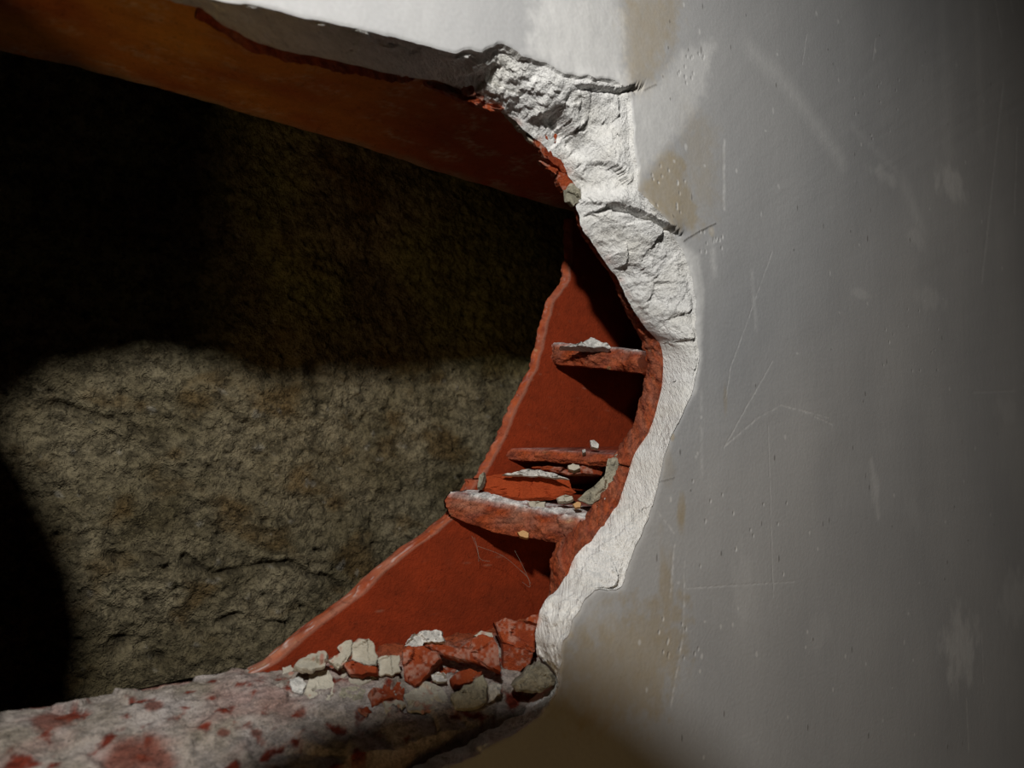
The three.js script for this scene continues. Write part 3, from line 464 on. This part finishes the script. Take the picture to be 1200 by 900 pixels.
// on the sill
const FLAT = /broad grey flake|narrow cream|little red|forked/;
for (const [o, z, nrm, th, label, name, mat] of [
  [[[470, 762], [478, 756], [497, 757], [511, 763], [518, 772], [507, 780], [504, 790], [487, 806], [474, 797]], -0.03, V(-0.5, 0.45, 0.74), 0.008, 'rounded red brown brick piece under the pointed dark shard on the sill', 'brick_fragment', M.frag],
  [[[494, 752], [512, 753], [530, 761], [548, 752], [563, 742], [578, 745], [583, 754], [587, 787], [575, 783], [557, 776], [533, 772], [512, 764]], -0.026, V(-0.35, 0.6, 0.7), 0.003, 'long pointed brick shard jutting left over a dark gap on the sill', 'brick_fragment', M.frag],
  [[[579, 729], [593, 724], [612, 728], [629, 735], [626, 764], [606, 759], [588, 754]], -0.028, V(-0.45, 0.35, 0.8), 0.007, 'dusty upper brick block against the plaster at the right of the sill', 'brick_fragment', M.frag],
  [[[588, 755], [606, 759], [625, 765], [622, 778], [610, 788], [598, 791], [589, 787]], -0.0255, V(-0.5, 0.1, 0.85), 0.007, 'darker brick block right below the dusty upper brick block', 'brick_fragment', M.frag],
  [[[527, 795], [536, 787], [550, 782], [566, 787], [563, 796], [550, 801], [531, 803]], -0.021, V(-0.4, 0.6, 0.7), 0.004, 'low red brick piece under the dark gap below the long shard', 'brick_fragment', M.frag],
  [[[432, 811], [440, 805], [449, 806], [450, 794], [466, 790], [474, 806], [473, 823], [462, 818], [446, 821], [437, 826]], -0.0225, V(-0.3, 0.7, 0.65), 0.003, 'forked red brick piece at the front middle of the sill', 'brick_fragment', M.frag],
  [[[402, 776], [412, 773], [428, 779], [443, 782], [442, 789], [424, 791], [410, 790]], -0.034, V(-0.4, 0.6, 0.7), 0.003, 'bright orange brick piece under the leaning pinkish flake', 'brick_fragment', M.frag],
  [[[555, 745], [564, 739], [577, 742], [580, 752], [570, 752]], -0.03, V(-0.4, 0.5, 0.75), 0.003, 'small pale brick chip behind the long pointed shard', 'brick_fragment', M.flake],
  [[[614, 727], [622, 721], [632, 719], [634, 729], [624, 730]], -0.026, V(-0.4, 0.6, 0.7), 0.002, 'small pinkish chip wedged between the upper block and the plaster', 'brick_fragment', M.frag],
  [[[350, 771], [360, 766], [382, 763], [384, 772], [378, 780], [364, 786], [343, 783]], -0.039, V(-0.25, 0.8, 0.5), 0.002, 'cream mortar flake at the left end of the flake row', 'mortar_flake', M.flake],
  [[[383, 776], [391, 769], [400, 765], [395, 758], [403, 752], [413, 751], [411, 768], [402, 782], [396, 785], [389, 780]], -0.039, V(-0.35, 0.55, 0.75), 0.002, 'bent cream flake leaning left of the pinkish flake', 'mortar_flake', M.flake],
  [[[413, 752], [421, 749], [432, 748], [438, 757], [443, 768], [441, 780], [426, 779], [411, 773]], -0.037, V(-0.4, 0.35, 0.8), 0.002, 'leaning grey pink flake standing highest in the flake row', 'mortar_flake', M.flake],
  [[[443, 772], [452, 769], [468, 768], [470, 786], [459, 792], [444, 790]], -0.033, V(-0.4, 0.5, 0.75), 0.002, 'square cream flake left of the rounded red brown brick piece', 'mortar_flake', M.flake],
  [[[474, 757], [478, 749], [485, 742], [503, 737], [519, 740], [521, 752], [508, 752], [495, 752], [494, 758], [484, 759]], -0.033, V(-0.4, 0.5, 0.75), 0.0025, 'arched white plaster chip behind the rounded red brown piece', 'mortar_flake', M.white],
  [[[474, 812], [488, 806], [496, 797], [506, 801], [512, 799], [522, 812], [528, 822], [512, 830], [497, 834], [479, 830]], -0.019, V(-0.3, 0.7, 0.65), 0.0025, 'broad grey flake at the front of the sill below the rounded red brown piece', 'mortar_flake', M.flake],
  [[[530, 812], [545, 803], [567, 790], [573, 804], [571, 821], [553, 833], [533, 831]], -0.0165, V(-0.3, 0.5, 0.8), 0.003, 'large grey green flake at the front of the sill below the low red brick piece', 'mortar_flake', M.mortar],
  [[[571, 803], [580, 799], [589, 801], [587, 813], [573, 823]], -0.0155, V(-0.3, 0.5, 0.8), 0.0025, 'small white flake at the right end of the front flakes', 'mortar_flake', M.white],
  [[[363, 792], [373, 785], [386, 786], [392, 803], [385, 828], [374, 834], [362, 827], [357, 809]], -0.03, V(-0.2, 0.85, 0.45), 0.0016, 'largest flat cream flake lying at the left front of the sill', 'mortar_flake', M.flake],
  [[[389, 785], [398, 782], [408, 787], [404, 795], [394, 794]], -0.033, V(-0.3, 0.7, 0.65), 0.0016, 'small cream flake between the bent flake and the narrow flake', 'mortar_flake', M.flake],
  [[[331, 783], [341, 779], [349, 786], [343, 793], [333, 791]], -0.038, V(-0.25, 0.8, 0.5), 0.0014, 'small flat flake left of the whole flake row', 'mortar_flake', M.flake],
  [[[338, 796], [352, 793], [360, 800], [354, 812], [342, 808]], -0.034, V(-0.2, 0.85, 0.45), 0.0014, 'thin flake lying left of the largest flat flake', 'mortar_flake', M.white],
  [[[400, 806], [416, 803], [428, 808], [426, 820], [408, 823], [398, 816]], -0.026, V(-0.25, 0.8, 0.5), 0.0014, 'flat grey flake between the largest flat flake and the forked brick piece', 'mortar_flake', M.mortar],
  [[[505, 790], [514, 785], [521, 790], [524, 797], [512, 799]], -0.026, V(-0.35, 0.65, 0.65), 0.0018, 'small white chip right of the foot of the rounded red brown piece', 'mortar_flake', M.white],
  [[[560, 772], [570, 770], [577, 775], [572, 780], [562, 779]], -0.0235, V(-0.35, 0.6, 0.7), 0.0016, 'white chip stuck on the wide end of the long pointed shard', 'mortar_flake', M.white],
  [[[449, 823], [464, 820], [476, 826], [470, 836], [452, 835]], -0.018, V(-0.25, 0.8, 0.5), 0.0016, 'pale flake in front of the forked brick piece', 'mortar_flake', M.flake],
  [[[378, 781], [388, 779], [393, 784], [388, 790], [380, 788]], -0.034, V(-0.3, 0.7, 0.6), 0.0016, 'small red brick chip right of the leftmost cream flake', 'brick_fragment', M.frag],
  [[[420, 830], [430, 827], [437, 832], [430, 838]], -0.02, V(-0.25, 0.8, 0.5), 0.0015, 'tiny red brick chip below the foot of the forked brick piece', 'brick_fragment', M.frag],
  [[[515, 784], [526, 780], [535, 784], [530, 791], [520, 790]], -0.0255, V(-0.35, 0.65, 0.65), 0.002, 'little red brick chip inside the dark gap under the long shard', 'brick_fragment', M.frag],
  [[[409, 793], [422, 790], [440, 788], [443, 797], [428, 801], [414, 802]], -0.031, V(-0.35, 0.65, 0.65), 0.0018, 'narrow cream flake just below the bright orange brick piece', 'mortar_flake', M.flake],
]) {
  let zz = z, nn = nrm, tt = th;
  if (th < 0.0018 || FLAT.test(label)) {         // thin ones lie flat on the sill
    const cu = o.reduce((s, p) => s + p[0], 0) / o.length, cv = o.reduce((s, p) => s + p[1], 0) / o.length; [zz, nn] = onSill(cu, cv); tt = Math.min(0.0014, th * 0.6); zz += 0.0006;
    nn = nn.add(new THREE.Vector3(hash(o[0][0], 1, 5) - 0.6, 0, hash(o[0][0], 2, 5) * 0.5).multiplyScalar(0.3)).normalize();
  }
  thing(piece(name, o, zz, nn, tt, mat, { seed: (o[0][0] * 7 + o[0][1]) % 23, rough: name === 'mortar_flake' ? 0.0009 : 0.0006, bevel: Math.min(0.0007, tt * 0.3) }), label, name === 'brick_fragment' ? 'brick fragment' : 'mortar flake', name === 'brick_fragment' ? FRAG : FLK);
}
thing(piece('mortar_lump', [[600, 804], [610, 792], [622, 780], [634, 775], [645, 784], [652, 795], [651, 804], [632, 813], [606, 811]], -0.009, V(-0.45, 0.25, 0.85), 0.006, M.mortar, { seed: 11, bevel: 0.0016, bump: 0.0009 }), 'grey mortar lump at the lower end of the white plaster rim', 'mortar');
// slivers of clay still standing along the upper edge
for (const [o, z, mat] of [
  [[[474, 82], [492, 85], [515, 95], [545, 112], [580, 122], [600, 130], [580, 131], [540, 117], [500, 99]], -0.0155, M.frag],
  [[[538, 97], [552, 101], [570, 109], [566, 118], [545, 110]], -0.0135, M.frag],
  [[[632, 147], [645, 149], [657, 155], [651, 167], [640, 163]], -0.0135, M.frag],
  [[[626, 163], [640, 168], [656, 186], [668, 201], [660, 203], [640, 185]], -0.015, M.frag],
  [[[632, 188], [644, 193], [657, 201], [677, 206], [675, 217], [668, 228], [660, 226], [652, 208]], -0.0155, M.frag],
  [[[590, 128], [605, 134], [622, 150], [634, 163], [626, 168], [608, 150]], -0.016, M.flake],
  [[[664, 222], [672, 215], [680, 222], [681, 238], [672, 242], [666, 236]], -0.0135, M.mortar],
]) { const m = piece('clay_sliver', o, z, V(-0.12, -0.2, 0.97), 0.0025, mat, { seed: o[0][0] % 13, rough: 0.0007 }); brickTop.add(m); }
// cobweb under the ledge
{
  const g = [];
  for (const [pts, z] of [[[[553, 628], [558, 640], [563, 655], [574, 658]], -0.048], [[[556, 630], [560, 645], [561, 658]], -0.047], [[[603, 645], [612, 662], [622, 684]], -0.04], [[[610, 668], [618, 676], [621, 688], [612, 682]], -0.04], [[[560, 640], [590, 652], [618, 676]], -0.044]])
    g.push(new THREE.TubeGeometry(new THREE.CatmullRomCurve3(pts.map(([u, v]) => at(u, v, z))), 24, 0.000045, 5, false));
  thing(mesh('cobweb', mergeGeometries(g), M.web), 'thin grey cobweb strands hanging under the thick clay ledge', 'cobweb');
}

// ---------------------------------------------------------------- the camera that takes the picture, with its hood and flash (just outside the frame)
{
  const C = new THREE.Group(); C.name = 'camera'; C.position.copy(camera.position); C.quaternion.copy(camera.quaternion); scene.add(C);
  thing(C, 'black camera with a petal lens hood and a flash on top', 'camera');
  const pts = (l) => l.map(([r, f]) => new THREE.Vector2(r, f));
  const barrel = new THREE.LatheGeometry(pts([[0.03, -0.06], [0.036, -0.06], [0.038, -0.02], [0.04, 0], [0.037, 0], [0.034, -0.02], [0.03, -0.06]]), 64); barrel.rotateX(-Math.PI / 2); mesh('lens_barrel', barrel, M.black, C);
  const hood = new THREE.BufferGeometry(), hp = [], hi = [], NA = 180, NR = 12;
  const reach = (a) => { const d = Math.abs(((a - 0.3 + Math.PI * 2) % Math.PI) - Math.PI / 2); return 0.03 + 0.0432 * Math.sqrt(Math.max(0, 1 - (d / 1.0) ** 2)) + 0.012 * Math.max(0, -Math.cos(2 * d)); };   // d = angle from straight up or down
  for (const off of [0, 0.0015]) for (let i = 0; i < NA; i++) for (let r = 0; r <= NR; r++) { const a = i / NA * Math.PI * 2, f = reach(a) * r / NR, R = 0.039 + off + 0.42 * f; hp.push(Math.cos(a) * R, Math.sin(a) * R, -f); }
  for (let s = 0; s < 2; s++) for (let i = 0; i < NA; i++) for (let r = 0; r < NR; r++) { const o = s * NA * (NR + 1), a = o + i * (NR + 1) + r, b = o + ((i + 1) % NA) * (NR + 1) + r; hi.push(a, b, a + 1, b, b + 1, a + 1); }
  hood.setAttribute('position', new THREE.Float32BufferAttribute(hp, 3)); hood.setIndex(hi); hood.computeVertexNormals(); mesh('lens_hood', hood, new THREE.MeshStandardMaterial({ color: 0x050505, roughness: 0.8, side: THREE.DoubleSide }), C);
  const body = new THREE.BoxGeometry(0.13, 0.095, 0.05); body.translate(0, 0, 0.086); mesh('body', body, M.black, C);
  // flash: a head behind the light, with a bright window
  const f = C.worldToLocal(FLASH.clone()), head = new THREE.BoxGeometry(0.06, 0.034, 0.03); head.translate(f.x, f.y, f.z + 0.0225); mesh('flash_head', head, M.black, C);
  const neck = new THREE.BoxGeometry(0.03, f.y - 0.06, 0.02); neck.translate(f.x * 0.6, (f.y + 0.03) / 2, f.z + 0.024); mesh('flash_foot', neck, M.black, C);
  const win = new THREE.PlaneGeometry(0.046, 0.024); win.translate(f.x, f.y, f.z + 0.006);
  mesh('flash_window', win, new THREE.MeshStandardMaterial({ color: 0xffffff, emissive: 0xfff6ea, emissiveIntensity: 0.5 }), C);
}
{ // the work lamp
  const L = new THREE.Group(); L.name = 'work_lamp'; L.position.set(LAMP.x, 0.1, LAMP.z); scene.add(L);
  thing(L, 'dim warm work lamp on a thin stand, low in front of the wall', 'lamp');
  const y = LAMP.y - 0.1, bulb = new THREE.SphereGeometry(0.042, 24, 16); bulb.translate(0, y, 0);
  mesh('bulb', bulb, new THREE.MeshStandardMaterial({ color: 0xffe0b0, emissive: 0xffa050, emissiveIntensity: 0.4 }), L);
  const sock = new THREE.LatheGeometry([[0, -0.075], [0.014, -0.075], [0.018, -0.05], [0.022, -0.036], [0, -0.036]].map(([a, b]) => new THREE.Vector2(a, b)), 24); sock.translate(0, y, 0); mesh('socket', sock, M.black, L);
  const pole = new THREE.CylinderGeometry(0.006, 0.006, y - 0.075, 16); pole.translate(0, (y - 0.075) / 2, 0); mesh('pole', pole, M.black, L);
  const foot = new THREE.LatheGeometry([[0, 0], [0.09, 0], [0.09, 0.006], [0.02, 0.014], [0, 0.016]].map(([a, b]) => new THREE.Vector2(a, b)), 40); mesh('foot', foot, M.black, L);
}
// the rest of the dark room, closed
for (const [n, w, h, d, x, y, z] of [['floor', 3.4, 0.1, 2.7, 0.85, 0.05, 1.1], ['ceiling', 3.4, 0.1, 2.7, 0.85, 2.45, 1.1], ['wall_left', 0.1, 2.5, 2.7, -0.76, 1.25, 1.1], ['wall_right', 0.1, 2.5, 2.7, 2.54, 1.25, 1.1], ['wall_rear', 3.4, 2.5, 0.1, 0.85, 1.25, 2.45]]) {
  const g = new THREE.BoxGeometry(w, h, d), m = mesh(n, g, M.room); m.position.set(x, y, z); m.userData.kind = 'structure';
}
renderer.render(scene, camera);
